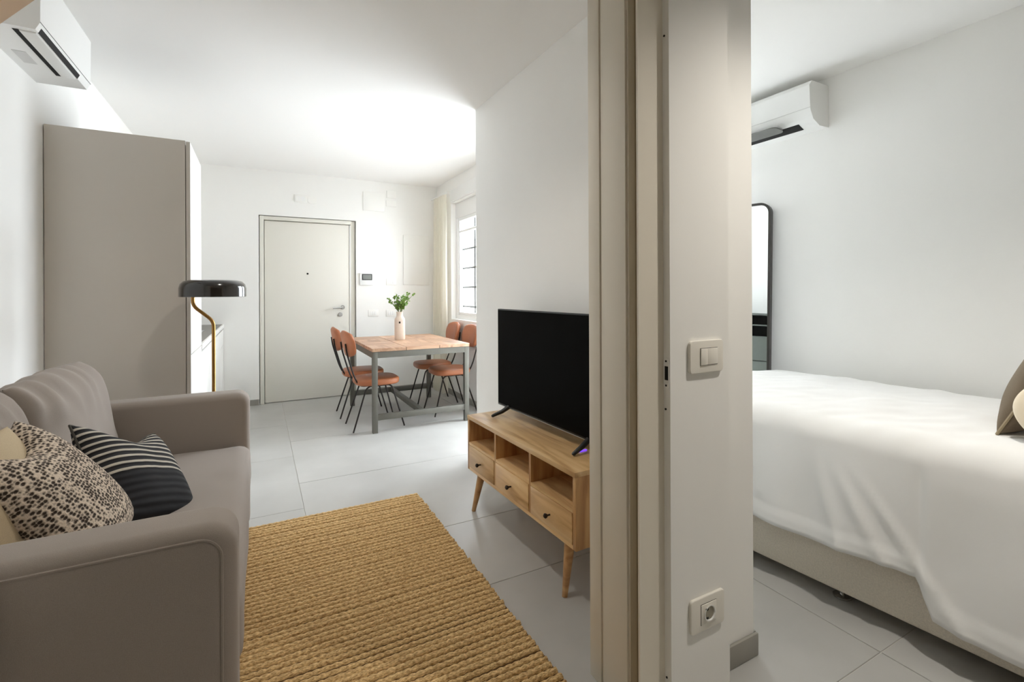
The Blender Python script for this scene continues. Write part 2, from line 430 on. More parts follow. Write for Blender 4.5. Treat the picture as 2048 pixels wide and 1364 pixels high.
# partition behind the television and the far bedroom wall
struct(box('wall_partition', (1.47, 1.52, 1.274, 3.26, 0, ZC), 'wall'))
b = bmesh.new()
bx(b, 1.52, 2.40, 3.2, 3.35, 0, ZC); bx(b, 3.29, 3.45, 3.2, 3.35, 0, ZC); bx(b, 2.40, 3.29, 3.2, 3.35, 0, 0.05); bx(b, 2.40, 3.29, 3.2, 3.35, 2.50, ZC)
bx(b, 1.47, 1.52, 3.26, 3.35, 0, ZC)
struct(obj('wall_bedroom_far', b, 'wall'))
struct(box('wall_bedroom', (3.3, 3.45, -1.6, 3.2, 0, ZC), 'wall'))
struct(box('wall_rear', (-0.97, 3.3, -1.6, -1.5, 0, ZC), 'rearwall'))
# wall with the passage from the bedroom into the living room
b = bmesh.new()
bx(b, 1.068, 1.325, 1.02, 1.274, 0, ZC)
bx(b, 1.325, 1.52, 1.075, 1.274, 0, ZC)
prism(b, [(-.97, 1.02), (-.40, 1.02), (-.435, 1.225), (-.97, 1.225)], 0, ZC)
bx(b, -0.40, 1.068, 1.02, 1.274, 2.42, ZC)
struct(obj('wall_passage', b, 'wall'))
# beige chamfered corner of the passage head, upper left
pt = lambda s: (-0.4227 + 0.0477 * s, 1.770 + 0.058 * s)
p0 = pt(-0.35); p1 = pt(9.9)
struct(obj('trim_1', prism(bmesh.new(), [p0, p1, (p0[0], p1[1])], 1.03, 1.225, axis='Y'), 'beige'))

# jamb: rebated door lining with gasket groove and strike plate
tj = struct(bpy.data.objects.new('door_2', None)); C.objects.link(tj)
b = bmesh.new()
bx(b, 0.97, 1.068, 1.045, 1.052, 0, 2.42)          # stop face
bx(b, 0.978, 1.068, 1.052, 1.10, 0, 2.42)          # behind the groove
obj('door_stop', b, 'jamb', tj)
box('door_gasket', (0.9715, 0.978, 1.060, 1.088, 0, 2.42), 'pipe', tj, bev=0.002)
box('door_lining', (0.970, 1.068, 1.10, 1.216, 0, 2.42), 'jamb', tj, bev=0.0015)
box('door_lining', (0.966, 1.068, 1.219, 1.276, 0, 2.42), 'jamb', tj, bev=0.0015)
box('door_lining', (-0.47, 0.97, 1.03, 1.274, 2.40, 2.42), 'jamb', tj)
# edge strip carrying the strike plate (in the plane x = 1.068)
sp_ = obj('strike_plate', prism(bmesh.new(), rrect(1.022, 1.0435, 0.977, 1.073, 0.0106, 8), 1.0655, 1.0676, axis='X'), 'white', tj)
box('latch_slot', (1.0648, 1.066, 1.026, 1.0385, 1.005, 1.046), 'slot', sp_)
for z in (1.061, 0.989):
    b = bmesh.new(); bmesh.ops.create_cone(b, segments=10, radius1=.0032, radius2=.0032, depth=.002, cap_ends=True, matrix=Matrix.Translation((1.0652, 1.0335, z)) @ Matrix.Rotation(PI / 2, 4, 'Y'))
    obj('screw', b, 'slot', sp_)
for z in (2.028, 0.918, 0.12):
    b = bmesh.new(); bmesh.ops.create_cone(b, segments=10, radius1=.003, radius2=.003, depth=.003, cap_ends=True, matrix=Matrix.Translation((1.067, 1.037, z)) @ Matrix.Rotation(PI / 2, 4, 'Y'))
    obj('screw', b, 'slot', tj)

# baseboards
struct(box('baseboard_back', (-0.34, -0.005, 6.078, 6.09, 0, 0.065), 'baseb', bev=0.001))
struct(box('baseboard_back_right', (1.065, 2.10, 6.078, 6.09, 0, 0.065), 'baseb', bev=0.001))
struct(box('baseboard_window', (2.088, 2.10, 3.35, 6.076, 0, 0.065), 'baseb', bev=0.001))
b = bmesh.new(); bx(b, 1.326, 1.532, 1.063, 1.075, 0, 0.078, bev=0.004); bx(b, 1.52, 1.532, 1.075, 1.40, 0, 0.078)
struct(obj('baseboard_passage', b, 'baseb'))
struct(box('baseboard_bedroom', (3.288, 3.30, -1.5, 3.2, 0, 0.078), 'baseb', bev=0.001))
struct(box('baseboard_partition', (1.458, 1.47, 1.28, 3.26, 0, 0.065), 'baseb', bev=0.001))
struct(box('baseboard_left', (-0.97, -0.958, 1.31, 3.24, 0, 0.065), 'baseb', bev=0.001))

# ------------------------------------------------------------------ entrance door
d1 = struct(bpy.data.objects.new('door_1', None)); C.objects.link(d1)
b = bmesh.new()
bx(b, 0.008, 0.050, 6.094, 6.17, 0, 2.142, bev=.002); bx(b, 1.0, 1.050, 6.125, 6.17, 0, 2.142, bev=.002); bx(b, 0.050, 1.0, 6.10, 6.17, 2.10, 2.142, bev=.002)
obj('door_frame', b, 'doorf', d1)
box('door_leaf', (0.056, 0.985, 6.128, 6.178, 0.006, 2.093), 'doorw', d1, bev=.003)
box('door_edge_trim', (0.987, 0.998, 6.118, 6.16, 0.006, 2.093), 'kwhite', d1, bev=.002)
ps = bmesh.new(); bmesh.ops.create_cone(ps, segments=16, radius1=.011, radius2=.011, depth=.01, cap_ends=True, matrix=Matrix.Translation((0.51, 6.126, 1.49)) @ Matrix.Rotation(PI / 2, 4, 'X'))
obj('peephole', ps, 'slot', d1)
hd = bmesh.new()
bmesh.ops.create_cone(hd, segments=20, radius1=.024, radius2=.024, depth=.012, cap_ends=True, matrix=Matrix.Translation((0.905, 6.122, 1.085)) @ Matrix.Rotation(PI / 2, 4, 'X'))
tube(hd, bend([(0.905, 6.13, 1.085), (0.905, 6.075, 1.085), (0.785, 6.072, 1.075)], .03), [.009] * 8 + [.007])
obj('door_handle', hd, 'chrome', d1)
lk_ = bmesh.new(); bmesh.ops.create_cone(lk_, segments=20, radius1=.026, radius2=.022, depth=.016, cap_ends=True, matrix=Matrix.Translation((0.878, 6.12, 0.997)) @ Matrix.Rotation(PI / 2, 4, 'X'))
obj('lock_escutcheon', lk_, 'steel', d1)

# ------------------------------------------------------------------ living room window
w1 = struct(bpy.data.objects.new('window_1', None)); C.objects.link(w1)
b = bmesh.new(); X0, X1 = WX + .06, WX + .12
bx(b, X0, X1, 4.74, 5.55, 2.17, 2.36, bev=.004); bx(b, X0, X1, 4.74, 5.55, .93, .985, bev=.004)
bx(b, X0, X1, 5.48, 5.55, .985, 2.17, bev=.004); bx(b, X0, X1, 4.74, 4.79, .985, 2.17, bev=.004)
obj('window_frame', b, 'white', w1)
y0, y1 = 4.79, 5.48
b = bmesh.new()
bx(b, X0 + .01, X1 - .01, y0, y0 + .05, .985, 2.17, bev=.004); bx(b, X0 + .01, X1 - .01, y1 - .03, y1, .985, 2.17, bev=.004)
bx(b, X0 + .01, X1 - .01, y0 + .05, y1 - .03, .985, 1.02, bev=.004); bx(b, X0 + .01, X1 - .01, y0 + .05, y1 - .03, 2.13, 2.17, bev=.004)
bx(b, X0 + .01, X1 - .01, y0 + .05, y1 - .03, 1.985, 2.015, bev=.003)
sash = obj('window_sash', b, 'white', w1)
box('window_pane', (X0 + .028, X0 + .032, y0 + .05, y1 - .03, 1.02, 1.985), 'glass', sash)
box('window_pane', (X0 + .028, X0 + .032, y0 + .05, y1 - .03, 2.015, 2.13), 'glass', sash)
box('window_sill', (WX + .001, X0, 4.741, 5.549, .930, .936), 'white', w1, bev=.004)
# balcony door next to the window, round the corner of the partition
w3 = struct(bpy.data.objects.new('window_3', None)); C.objects.link(w3)
b = bmesh.new()
bx(b, X0, X1, 3.40, 3.47, 0, 2.36, bev=.004); bx(b, X0, X1, 4.37, 4.44, 0, 2.36, bev=.004); bx(b, X0, X1, 3.47, 4.37, 2.28, 2.36, bev=.004); bx(b, X0, X1, 3.47, 4.37, 0, .08, bev=.004)
obj('window_frame', b, 'white', w3)
box('window_pane', (X0 + .028, X0 + .032, 3.47, 4.37, .08, 2.28), 'glass', w3)
gr = thing('window_grille', 'iron security bars outside the living room window beside the sheer curtain', 'grille', (WX + .17, 5.22, .93))
for k in range(3):
    box('bar', (0, .012, -.41 + k * .41 - .010, -.41 + k * .41 + .010, 0, 1.42), 'bars', gr)
for k in range(6):
    box('crossbar', (.012, .018, -.52, .50, .155 + k * .239 - .011, .155 + k * .239 + .011), 'bars', gr)
for y_, z_ in ((-.50, .16), (-.50, 1.35), (.48, .16), (.48, 1.35)):
    box('anchor', (-.03, .012, y_ - .006, y_ + .006, z_ - .006, z_ + .006), 'bars', gr)
# shutter box over the window
tag(box('shutter_box', (WX - .03, WX, 3.35, 5.52, 2.37, 2.51), 'white', bev=.003), 'long white shutter box on the wall above the living room window', 'shutter box')

# pale building across the courtyard, seen bleached through the window
nb = thing('neighbouring_building', 'pale building outside, bleached by daylight behind the barred window', 'building', (6.0, 13.0, -3))
box('facade', (-2.2, 3.0, 0, .5, 0, 5.6), 'facade', nb)
box('roof', (-2.4, 3.2, -.4, .6, 5.6, 5.8), 'facade', nb)

# bedroom window (lights the bed from the far side)
w2 = struct(bpy.data.objects.new('window_2', None)); C.objects.link(w2)
b = bmesh.new()
bx(b, 2.40, 2.45, 3.28, 3.34, .05, 2.50, bev=.004); bx(b, 3.24, 3.29, 3.28, 3.34, .05, 2.50, bev=.004); bx(b, 2.45, 3.24, 3.28, 3.34, .05, .10, bev=.004); bx(b, 2.45, 3.24, 3.28, 3.34, 2.45, 2.50, bev=.004)
obj('window_frame', b, 'white', w2)
box('window_pane', (2.45, 3.24, 3.308, 3.312, .10, 2.45), 'glass', w2)

# ------------------------------------------------------------------ curtain
cr = thing('sheer_curtain', 'white sheer curtain hanging in the corner beside the living room window', 'curtain', (0, 0, 0))
def drape(x, y0, y1, z0, z1, seed, amp):
    bm = bmesh.new(); n = 90; mrows = 14; G = []
    for j in range(mrows + 1):
        t = j / mrows; row = []
        for i in range(n + 1):
            s = i / n; ph = s * 2 * PI * 6.5 + .6 * noise.noise(Vector((s * 4, seed, t)))
            a = amp * (0.55 + .45 * t)
            yy = y0 + (y1 - y0) * s * (1 + .03 * t)
            row.append(bm.verts.new((x + a * math.sin(ph) + .008 * noise.noise(Vector((s * 9, t * 3, seed))), yy, z1 + (z0 - z1) * t + .01 * math.sin(ph) * (t == 1))))
        G.append(row)
    for j in range(mrows):
        for i in range(n): bm.faces.new([G[j][i], G[j][i + 1], G[j + 1][i + 1], G[j + 1][i]])
    return bm
obj('drape', drape(2.03, 5.56, 6.0, .012, 2.47, 3, .035), 'sheer', cr)
b = bmesh.new(); tube(b, [(2.03, 5.53, 2.485), (2.03, 6.08, 2.485)], .009); obj('rail', b, 'white', cr)
b = bmesh.new(); tube(b, [(2.03, 5.55, 2.485), (2.10, 5.55, 2.485)], .006); obj('bracket', b, 'white', cr)

# ------------------------------------------------------------------ things on the far wall
ic = thing('video_intercom', 'small white video intercom with a dark screen beside the entrance door', 'intercom', (1.18, 6.09, 1.43))
box('body', (-.08, .08, -.022, 0, -.075, .075), 'white', ic, bev=.004)
box('bezel', (-.055, .068, -.0245, -.022, -.012, .064), 'black', ic)
box('screen', (-.044, .058, -.0255, -.0245, -.002, .054), 'lcd', ic)
tag(box('electrical_panel', (1.645, 1.99, 6.076, 6.09, 1.36, 2.005), 'whitewall', bev=.003), 'large flush white cover panel on the far wall next to the curtain', 'panel')
lt = thing('emergency_light', 'white double cover plate on the wall above the entrance door', 'wall plate', (0.49, 6.09, 2.365))
box('plate', (-.125, .018, -.012, 0, -.045, .045), 'whitewall', lt, bev=.003)
box('louvre', (-.105, -.06, -.014, -.012, -.028, .028), 'white', lt); box('louvre', (-.05, -.005, -.014, -.012, -.028, .028), 'white', lt)
obj('round_plate', prism(bmesh.new(), rrect(.022, .125, -.045, .04, .03), -.012, 0, axis='Y'), 'whitewall', lt)
tag(box('access_panel', (1.145, 1.41, 6.079, 6.09, 2.285, 2.52), 'whitewall', bev=.002), 'square white access panel high on the wall, right of the entrance door', 'panel')
tag(box('junction_cover', (1.436, 1.556, 6.08, 6.09, 2.465, 2.555), 'whitewall', bev=.002), 'small white junction cover, upper one of two beside the access panel', 'wall plate', 'junction covers high on the far wall')
tag(box('junction_cover', (1.428, 1.556, 6.08, 6.09, 2.36, 2.43), 'whitewall', bev=.002), 'small white junction cover, lower one of two beside the access panel', 'wall plate', 'junction covers high on the far wall')
def wall_plate(x, z, label, n=3):
    t = thing('switch_plate', label, 'switch', (x, 6.09, z), 0, 'switch plates on the far wall')
    box('plate', (-.062, .062, -.009, 0, -.042, .042), 'whitewall', t, bev=.003)
    for k in range(n): box('rocker', (-.036 + k * .0245, -.014 + k * .0245, -.0115, -.009, -.024, .024), 'white', t, bev=.001)
wall_plate(1.265, 1.005, 'white switch plate on the far wall just right of the entrance door')
wall_plate(1.49, 1.40, 'white switch plate on the far wall level with the video intercom')
wall_plate(1.485, 1.00, 'white switch plate on the far wall behind the plant in the vase')

# ------------------------------------------------------------------ switch and socket on the passage wall (face y = 1.02)
sw = thing('light_switch', 'white plate with two rocker switches on the narrow passage wall', 'switch', (1.214, 1.02, 1.068))
obj('plate', prism(bmesh.new(), rrect(-.074, .074, -.050, .050, .012), -.010, 0, bev=.003, axis='Y'), 'plate', sw)
box('rocker', (-.030, -.0005, -.0135, -.010, -.025, .025), 'plate', sw, bev=.001)
box('rocker', (.0005, .045, -.0125, -.010, -.025, .025), 'plate', sw, bev=.001)
b = bmesh.new(); bx(b, -.0315, .046, -.0104, -.0098, -.0265, .0265); obj('gap', b, 'darkgap', sw)
so = thing('power_socket', 'white wall socket with one round recess near the floor of the passage wall', 'socket', (1.214, 1.02, .283))
obj('plate', prism(bmesh.new(), rrect(-.074, .074, -.052, .052, .012), -.010, 0, bev=.003, axis='Y'), 'plate', so)
box('insert', (-.032, .034, -.0125, -.0095, -.030, .030), 'plate', so, bev=.001)
b = bmesh.new(); bx(b, -.0335, .0355, -.0104, -.0098, -.0315, .0315); obj('gap', b, 'darkgap', so)
b = bmesh.new()
prof = [(.0245, .004), (.0215, .004), (.0195, -.0005), (.0195, -.0006)]
lathe(b, prof, 24, cap=False); bmesh.ops.transform(b, matrix=Matrix.Translation((.002, -.0125, 0)) @ Matrix.Rotation(PI / 2, 4, 'X'), verts=b.verts)
obj('socket_rim', b, 'white', so)
b = bmesh.new(); bmesh.ops.create_cone(b, segments=24, radius1=.0195, radius2=.0195, depth=.0006, cap_ends=True, matrix=Matrix.Translation((.002, -.0129, 0)) @ Matrix.Rotation(PI / 2, 4, 'X')); obj('socket_well', b, 'well', so)
for z_ in (.010, -.017): box('earth_clip', (-.014, -.004, -.0145, -.0128, z_, z_ + .006), 'slot', so)

# ------------------------------------------------------------------ air conditioners
def ac(name, label, loc, rz, length, depth=.215, height=.28, flap_open=True):
    """local: back on x=0, body towards +x, length along y from 0, bottom z=0"""
    t = thing(name, label, 'air conditioner', loc, rz, 'split air conditioners')
    d, h = depth, height
    poly = [(0, 0), (d * .93, 0), (d, .030), (d + .002, h - .03), (d - .025, h), (0, h)]
    obj('body', prism(bmesh.new(), poly, 0, length, axis='Y'), 'white', t)
    box('front_seam', (d - .0005, d + .0015, .0, length, .030, .0325), 'flap', t)
    e0, e1 = .03, length - .145
    box('outlet', (d * .555, d * .645, e0, e1, -.0015, .002), 'slot', t)
    box('flap', (d * .655, d * .90, e0, e1, -.006, .001), 'white', t, bev=.002)
    box('outlet', (0, .022, e0, e1, -.001, .0015), 'slot', t, mtx=Matrix.Translation((d * .925, 0, -.0005)) @ Matrix.Rotation(-math.atan2(.030, d * .07), 4, 'Y'))
    box('label_plate', (d * .18, d * .40, length * .40, length * .40 + .13, -.0015, .0005), 'acgrey', t)
    return t
ac1 = ac('air_conditioner', 'white wall air conditioner high above the grey tall cabinet and sofa', (-.97, 2.545, 2.315), 0, .64, .207)
ac2t = thing('air_conditioner', 'white wall air conditioner on the bedroom wall above the bed', 'air conditioner', (3.30, 1.78, 2.335), 0, 'split air conditioners')
L2 = .80
poly = [(0, 0), (-.10, -.002), (-.17, .03), (-.20, .085), (-.205, .12), (-.212, .24), (-.185, .272), (0, .272)]
obj('body', prism(bmesh.new(), poly, 0, L2, axis='Y'), 'white', ac2t)
box('front_seam', (-.2065, -.203, 0, L2, .098, .1005), 'acgrey', ac2t)
mt = Matrix.Translation((-.135, 0, .0135)) @ Matrix.Rotation(math.atan2(.032, .07), 4, 'Y')
box('outlet', (-.028, .034, .10, L2 - .08, -.0015, .002), 'slot', ac2t, mtx=mt)
fb = prism(bmesh.new(), rrect(-.06, .05, .20, L2 - .08, .035), -.005, .003, bev=.002)
bmesh.ops.transform(fb, matrix=Matrix.Translation((-.195, 0, .018)) @ Matrix.Rotation(math.radians(8), 4, 'Y'), verts=fb.verts)
obj('flap', fb, 'flap', ac2t)

# ------------------------------------------------------------------ kitchen
FX = -.344
tc_ = thing('tall_cabinet', 'tall grey fridge cabinet with white front standing behind the sofa', 'cabinet', (-.966, 3.26, 0))
Wd = .622
box('side_panel', (0, Wd - .024, 0, .02, 0, 2.135), 'greypanel', tc_, bev=.001)
box('side_panel', (0, Wd - .024, .55, .57, 0, 2.135), 'greypanel', tc_, bev=.001)
box('carcass', (.004, Wd - .03, .02, .55, .08, 2.13), 'darkgap', tc_)
box('door', (Wd - .020, Wd, .002, .568, .10, .912), 'kwhite', tc_, bev=.001)
box('door', (Wd - .020, Wd, .002, .568, .918, 2.13), 'kwhite', tc_, bev=.001)
box('door_edge', (Wd - .020, Wd - .001, -.0005, .002, .10, 2.13), 'greypanel', tc_)
box('plinth', (.05, Wd - .06, .02, .55, 0, .08), 'greypanel', tc_)
ys = [3.832, 4.45, 5.0, 5.55, 6.085]
kl = ['white kitchen base cabinet next to the tall grey cabinet', 'white kitchen base cabinet behind the brass lamp pole, second from the tall cabinet',
      'white kitchen base cabinet third from the tall grey cabinet', 'white kitchen base cabinet at the far end against the door wall']
for k in range(4):
    y0, y1 = ys[k], ys[k + 1]
    t = thing('base_cabinet', kl[k], 'cabinet', (-.966, y0, 0), 0, 'kitchen base cabinets')
    box('carcass', (.004, Wd - .022, .003, y1 - y0 - .003, .10, .885), 'kwhite', t)
    box('door', (Wd - .020, Wd, .002, y1 - y0 - .002, .10, .70 if k == 3 else .868), 'kwhite', t, bev=.001)
    if k == 3: box('drawer', (Wd - .020, Wd, .002, y1 - y0 - .002, .704, .868), 'kwhite', t, bev=.001)
    box('plinth', (.05, Wd - .06, .003, y1 - y0 - .003, 0, .10), 'greypanel', t)
wt = thing('worktop', 'grey stone kitchen worktop with pale front edge running to the door wall', 'worktop', (-.966, 3.832, .886))
box('slab', (.002, Wd - .012, .0, 2.253, 0, .038), 'worktop', wt)
box('front_edge', (Wd - .012, Wd + .004, .0, 2.253, 0, .038), 'kwhite', wt, bev=.001)
sk = thing('kitchen_sink', 'steel inset sink in the kitchen worktop beyond the tall cabinet', 'sink', (-.70, 4.75, .9243))
box('rim', (-.2, .26, -.42, .42, 0, .004), 'steel', sk, bev=.002)
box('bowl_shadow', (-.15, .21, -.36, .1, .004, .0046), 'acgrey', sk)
tp = bmesh.new(); tube(tp, bend([(-.17, .2, .004), (-.17, .2, .22), (.0, .2, .22), (.0, .2, .18)], .05), .011); obj('tap', tp, 'black', sk)
tag(box('backsplash', (-.969, -.955, 3.84, 6.08, .925, 1.0), 'worktop', bev=.002), 'low grey upstand along the wall behind the kitchen worktop', 'backsplash')

# ------------------------------------------------------------------ floor lamp
lp = thing('floor_lamp', 'brass floor lamp with a wide black disc shade standing behind the sofa arm', 'lamp', (-.22, 3.06, 0))
b = bmesh.new(); lathe(b, [(.0, 0), (.098, 0), (.10, .006), (.098, .018), (.02, .022), (0, .022)], 40, cap=False); obj('base', b, 'shade', lp)
b = bmesh.new(); tube(b, bend([(0, 0, .02), (0, 0, 1.115), (-.093, -.01, 1.20), (-.093, -.01, 1.262)], .03, 6), .0088, 12); obj('pole', b, 'brass', lp)
b = bmesh.new(); R = .158
lathe(b, [(0, 1.338), (R - .045, 1.338), (R - .022, 1.332), (R - .006, 1.316), (R, 1.295), (R, 1.249), (R - .004, 1.247), (R - .005, 1.295), (R - .012, 1.312), (R - .03, 1.325), (0, 1.328)], 56, c=(0, 0, 0), cap=False)
obj('shade', b, 'shade', lp)
b = bmesh.new(); lathe(b, [(0, 1.262), (R - .012, 1.262), (R - .012, 1.268), (0, 1.268)], 40, cap=False); obj('diffuser', b, 'white', lp)

# ------------------------------------------------------------------ sofa
sf = thing('sofa', 'grey brown two seat fabric sofa with box arms along the left wall', 'sofa', (-.505, 2.09, 0))
ox, oy = -.505, 2.09
def sb(name, x0, x1, y0, y1, z0, z1, bev, seg=4):
    return box(name, (x0 - ox, x1 - ox, y0 - oy, y1 - oy, z0, z1), 'sofa', sf, bev=bev, seg=seg)
sb('base', -.92, -.085, 1.36, 2.82, .06, .33, .02)
sb('backrest', -.955, -.79, 1.30, 2.90, .06, .86, .05)
def arm(y0, y1, nm):
    bm = bmesh.new()
    prism(bm, rrect(-.955 - ox, -.045 - ox, .045, .757, .06, 6), y0 - oy, y1 - oy, bev=.032, seg=5, axis='Y')
    return obj(nm, bm, 'sofa', sf)
arm(1.235, 1.375, 'arm'); arm(2.80, 2.94, 'arm')
# piping seams on the outer face of the arms
def seam(y):
    pts = [(a, y, c) for a, c in rrect(-.93 - ox, -.075 - ox, .07, .73, .045, 6)]; pts.append(pts[0])
    bm = bmesh.new(); tube(bm, pts, .0035, 6); return obj('piping', bm, 'sofa', sf)
seam(1.2365 - oy)
bm = bmesh.new()
def soft_box(bm, x0, x1, y0, y1, z0, z1, r, crown, wr, seed, n=26, mm=22):
    """upholstered block: rounded box with a crowned, slightly uneven surface"""
    t = bmesh.new(); bx(t, x0, x1, y0, y1, z0, z1)
    bmesh.ops.subdivide_edges(t, edges=t.edges, cuts=n, use_grid_fill=True)
    c = Vector(((x0 + x1) / 2, (y0 + y1) / 2, (z0 + z1) / 2)); hx = Vector(((x1 - x0) / 2, (y1 - y0) / 2, (z1 - z0) / 2))
    for v in t.verts:
        q = v.co - c
        k = Vector([max(-hx[i] + r, min(hx[i] - r, q[i])) for i in range(3)])
        d = q - k
        if d.length > 1e-6: d = d.normalized() * r
        p = k + d
        u = [p[i] / hx[i] for i in range(3)]
        p.z += crown * max(0, u[2]) * (1 - u[0] ** 2) * (1 - u[1] ** 2)
        w_ = wr * (noise.noise(Vector((p.x * 5 + seed, p.y * 5, p.z * 5))) + .5 * noise.noise(Vector((p.x * 12 + seed, p.y * 12, p.z * 12))))
        nrm = d.normalized() if d.length > 1e-6 else Vector((0, 0, 1))
        v.co = c + p + nrm * w_
    me = bpy.data.meshes.new('tmp'); t.to_mesh(me); t.free(); bm.from_mesh(me); bpy.data.meshes.remove(me)
    return bm
obj('seat_cushion', soft_box(bmesh.new(), -.72 - ox, -.04 - ox, 1.378 - oy, 2.797 - oy, .30, .50, .05, .018, .004, 2.0), 'sofa', sf, ang=180)
# back cushions: box pillows leaning on the backrest, with gathered wrinkles along the top
def back_cushion(yc, wid, seed, xc=-.665):
    bm = bmesh.new(); n = 44; G = {}
    H_, T_ = .47, .20
    for side in (1, -1):
        for i in range(n + 1):
            for j in range(n + 1):
                u = -1 + 2 * i / n; v = -1 + 2 * j / n
                u = math.sin(u * PI / 2) * .6 + u * .4; v = math.sin(v * PI / 2) * .6 + v * .4
                edge = i in (0, n) or j in (0, n)
                if edge and side == -1: G[(side, i, j)] = G[(1, i, j)]; continue
                k = max(0, 1 - abs(u) ** 5) ** .5 * max(0, 1 - abs(v) ** 3.2) ** .5
                y = wid / 2 * u * (1 - .02 * (1 - v * v)); z = H_ / 2 * v * (1 - .03 * (1 - u * u)) + .02 * math.cos(u * PI / 2) * (v > 0) * v
                x = side * T_ / 2 * k
                if not edge:
                    topw = max(0, v) ** 1.5
                    cr_ = math.sin(u * 19 + seed + 2.2 * noise.noise(Vector((u * 3, v * 2, seed))))
                    x += side * (.014 * topw * cr_ * min(1, k * 1.5) + .010 * noise.noise(Vector((u * 3 + seed, v * 2.5, side))))
                    z += .006 * topw * cr_
                G[(side, i, j)] = bm.verts.new((x, y, z))
        for i in range(n):
            for j in range(n):
                f = [G[(side, i, j)], G[(side, i + 1, j)], G[(side, i + 1, j + 1)], G[(side, i, j + 1)]]
                try: bm.faces.new(f)
                except ValueError: pass
    bmesh.ops.transform(bm, matrix=Matrix.Translation((xc - ox, yc - oy, .735)) @ Matrix.Rotation(math.radians(-13), 4, 'Y'), verts=bm.verts)
    return obj('back_cushion', bm, 'sofa', sf, ang=180)
back_cushion(2.44, .71, 1.3); back_cushion(1.735, .71, 4.1, -.69)
for x, y in ((-.88, 1.4), (-.88, 2.78), (-.12, 1.4), (-.12, 2.78)):
    b = bmesh.new(); lathe(b, [(.02, 0.03), (.026, .07)], 14, c=(x - ox, y - oy, 0)); obj('foot', b, 'black', sf)

# scatter cushions
def place(o, loc, yaw, tilt, roll=0):
    """yaw: direction the cushion faces (deg, 0 = +x); tilt: leaning back (deg); roll about facing axis"""
    o.matrix_world = (Matrix.Translation(loc) @ Matrix.Rotation(math.radians(yaw + 90), 4, 'Z')
                      @ Matrix.Rotation(math.radians(-tilt), 4, 'X') @ Matrix.Rotation(math.radians(roll), 4, 'Y'))
c1 = thing('scatter_cushion', 'plain cream linen cushion half hidden behind the knitted one on the sofa', 'cushion', (0, 0, 0), 0, 'scatter cushions on the sofa')
obj('cover', cushion_bm(.42, .42, .13, wr=.006, seed=2, ear=.05), 'cream', c1, ang=180)
place(c1, (-.565, 1.60, .715), -4, 20, 3)
c2 = thing('scatter_cushion', 'brown and cream chunky knit cushion leaning near the sofa arm', 'cushion', (0, 0, 0), 0, 'scatter cushions on the sofa')
obj('cover', cushion_bm(.40, .44, .17, wr=.006, seed=5, ear=.05, sag=.075, pinch=.12, n=34), 'knit', c2, ang=180)
place(c2, (-.482, 1.71, .722), 0, 37, -3)
c3 = thing('scatter_cushion', 'black cushion with pale stripes leaning in the middle of the sofa', 'cushion', (0, 0, 0), 0, 'scatter cushions on the sofa')
obj('cover', cushion_bm(.39, .38, .15, wr=.005, seed=9, ear=.05, sag=.06, pinch=.05, n=34), 'stripe', c3, ang=180)
pts = []
for k in range(121):
    a = 4 * k / 120; sd = int(a) % 4; f = -1 + 2 * (a - int(a)); f = math.sin(f * PI / 2) * .55 + f * .45
    u, v = ((f, -1), (1, f), (-f, 1), (-1, -f))[sd]
    z_ = .19 * v * (1 - .05 * (1 - u * u)) - .06 * (1 - u * u) ** 2 * max(0, v)
    pts.append((.195 * u * (1 - .05 * (1 - v * v)) * (1 - .05 * max(0, v)), 0, z_))
b = bmesh.new(); tube(b, pts, .0035, 6); obj('piping', b, 'darkgap', c3)
place(c3, (-.375, 2.06, .642), -14, 36, 26)

# ------------------------------------------------------------------ rug
rg = thing('jute_rug', 'woven natural jute rug on the tiles between sofa and television', 'rug', (.155, 1.93, 0))
RW, RY0, RY1 = 1.43, .95, 2.905
box('backing', (-RW / 2, RW / 2, RY0 - 1.93, RY1 - 1.93, 0.001, .006), 'jutebase', rg)
pitch = .0285
def braid_mesh(seed):
    bm = bmesh.new(); n = 200; k = 6; rings = []
    for i in range(n + 1):
        x = -RW / 2 + RW * i / n
        a = abs(math.sin(x * PI / .03 + seed)); r = .0098 + .0032 * a
        off = .0018 * noise.noise(Vector((x * 7, seed, 0)))
        ring = []
        for j in range(k + 1):
            t = PI * j / k
            ring.append(bm.verts.new((x, off + math.cos(t) * r * .99, .004 + math.sin(t) * r * .95)))
        rings.append(ring)
    for i in range(n):
        for j in range(k): bm.faces.new([rings[i][j], rings[i + 1][j], rings[i + 1][j + 1], rings[i][j + 1]])
    bm.faces.new(rings[0]); bm.faces.new(rings[-1][::-1])
    bmesh.ops.recalc_face_normals(bm, faces=bm.faces)
    me = bpy.data.meshes.new('braid'); bm.to_mesh(me); bm.free(); me.materials.append(M['jute']); me.shade_smooth(); return me
bms = [braid_mesh(s) for s in (0, 1.6, .8)]
y = RY0 + pitch / 2; k = 0
while y < RY1:
    o = bpy.data.objects.new('braid', bms[k % 2 if k % 7 else 2]); link(o, rg)
    o.location = (random.uniform(-.004, .004), y - 1.93, random.uniform(0, .002)); o.rotation_euler = (0, 0, random.uniform(-.0012, .0012))
    o.scale = (1, random.uniform(.93, 1.06), random.uniform(.85, 1.1))
    y += pitch; k += 1

# ------------------------------------------------------------------ television stand
TVR = math.radians(1.6)
ts = thing('tv_stand', 'wooden mid-century television stand with three drawers and tapered legs', 'tv stand', (1.285, 2.10, 0), TVR)
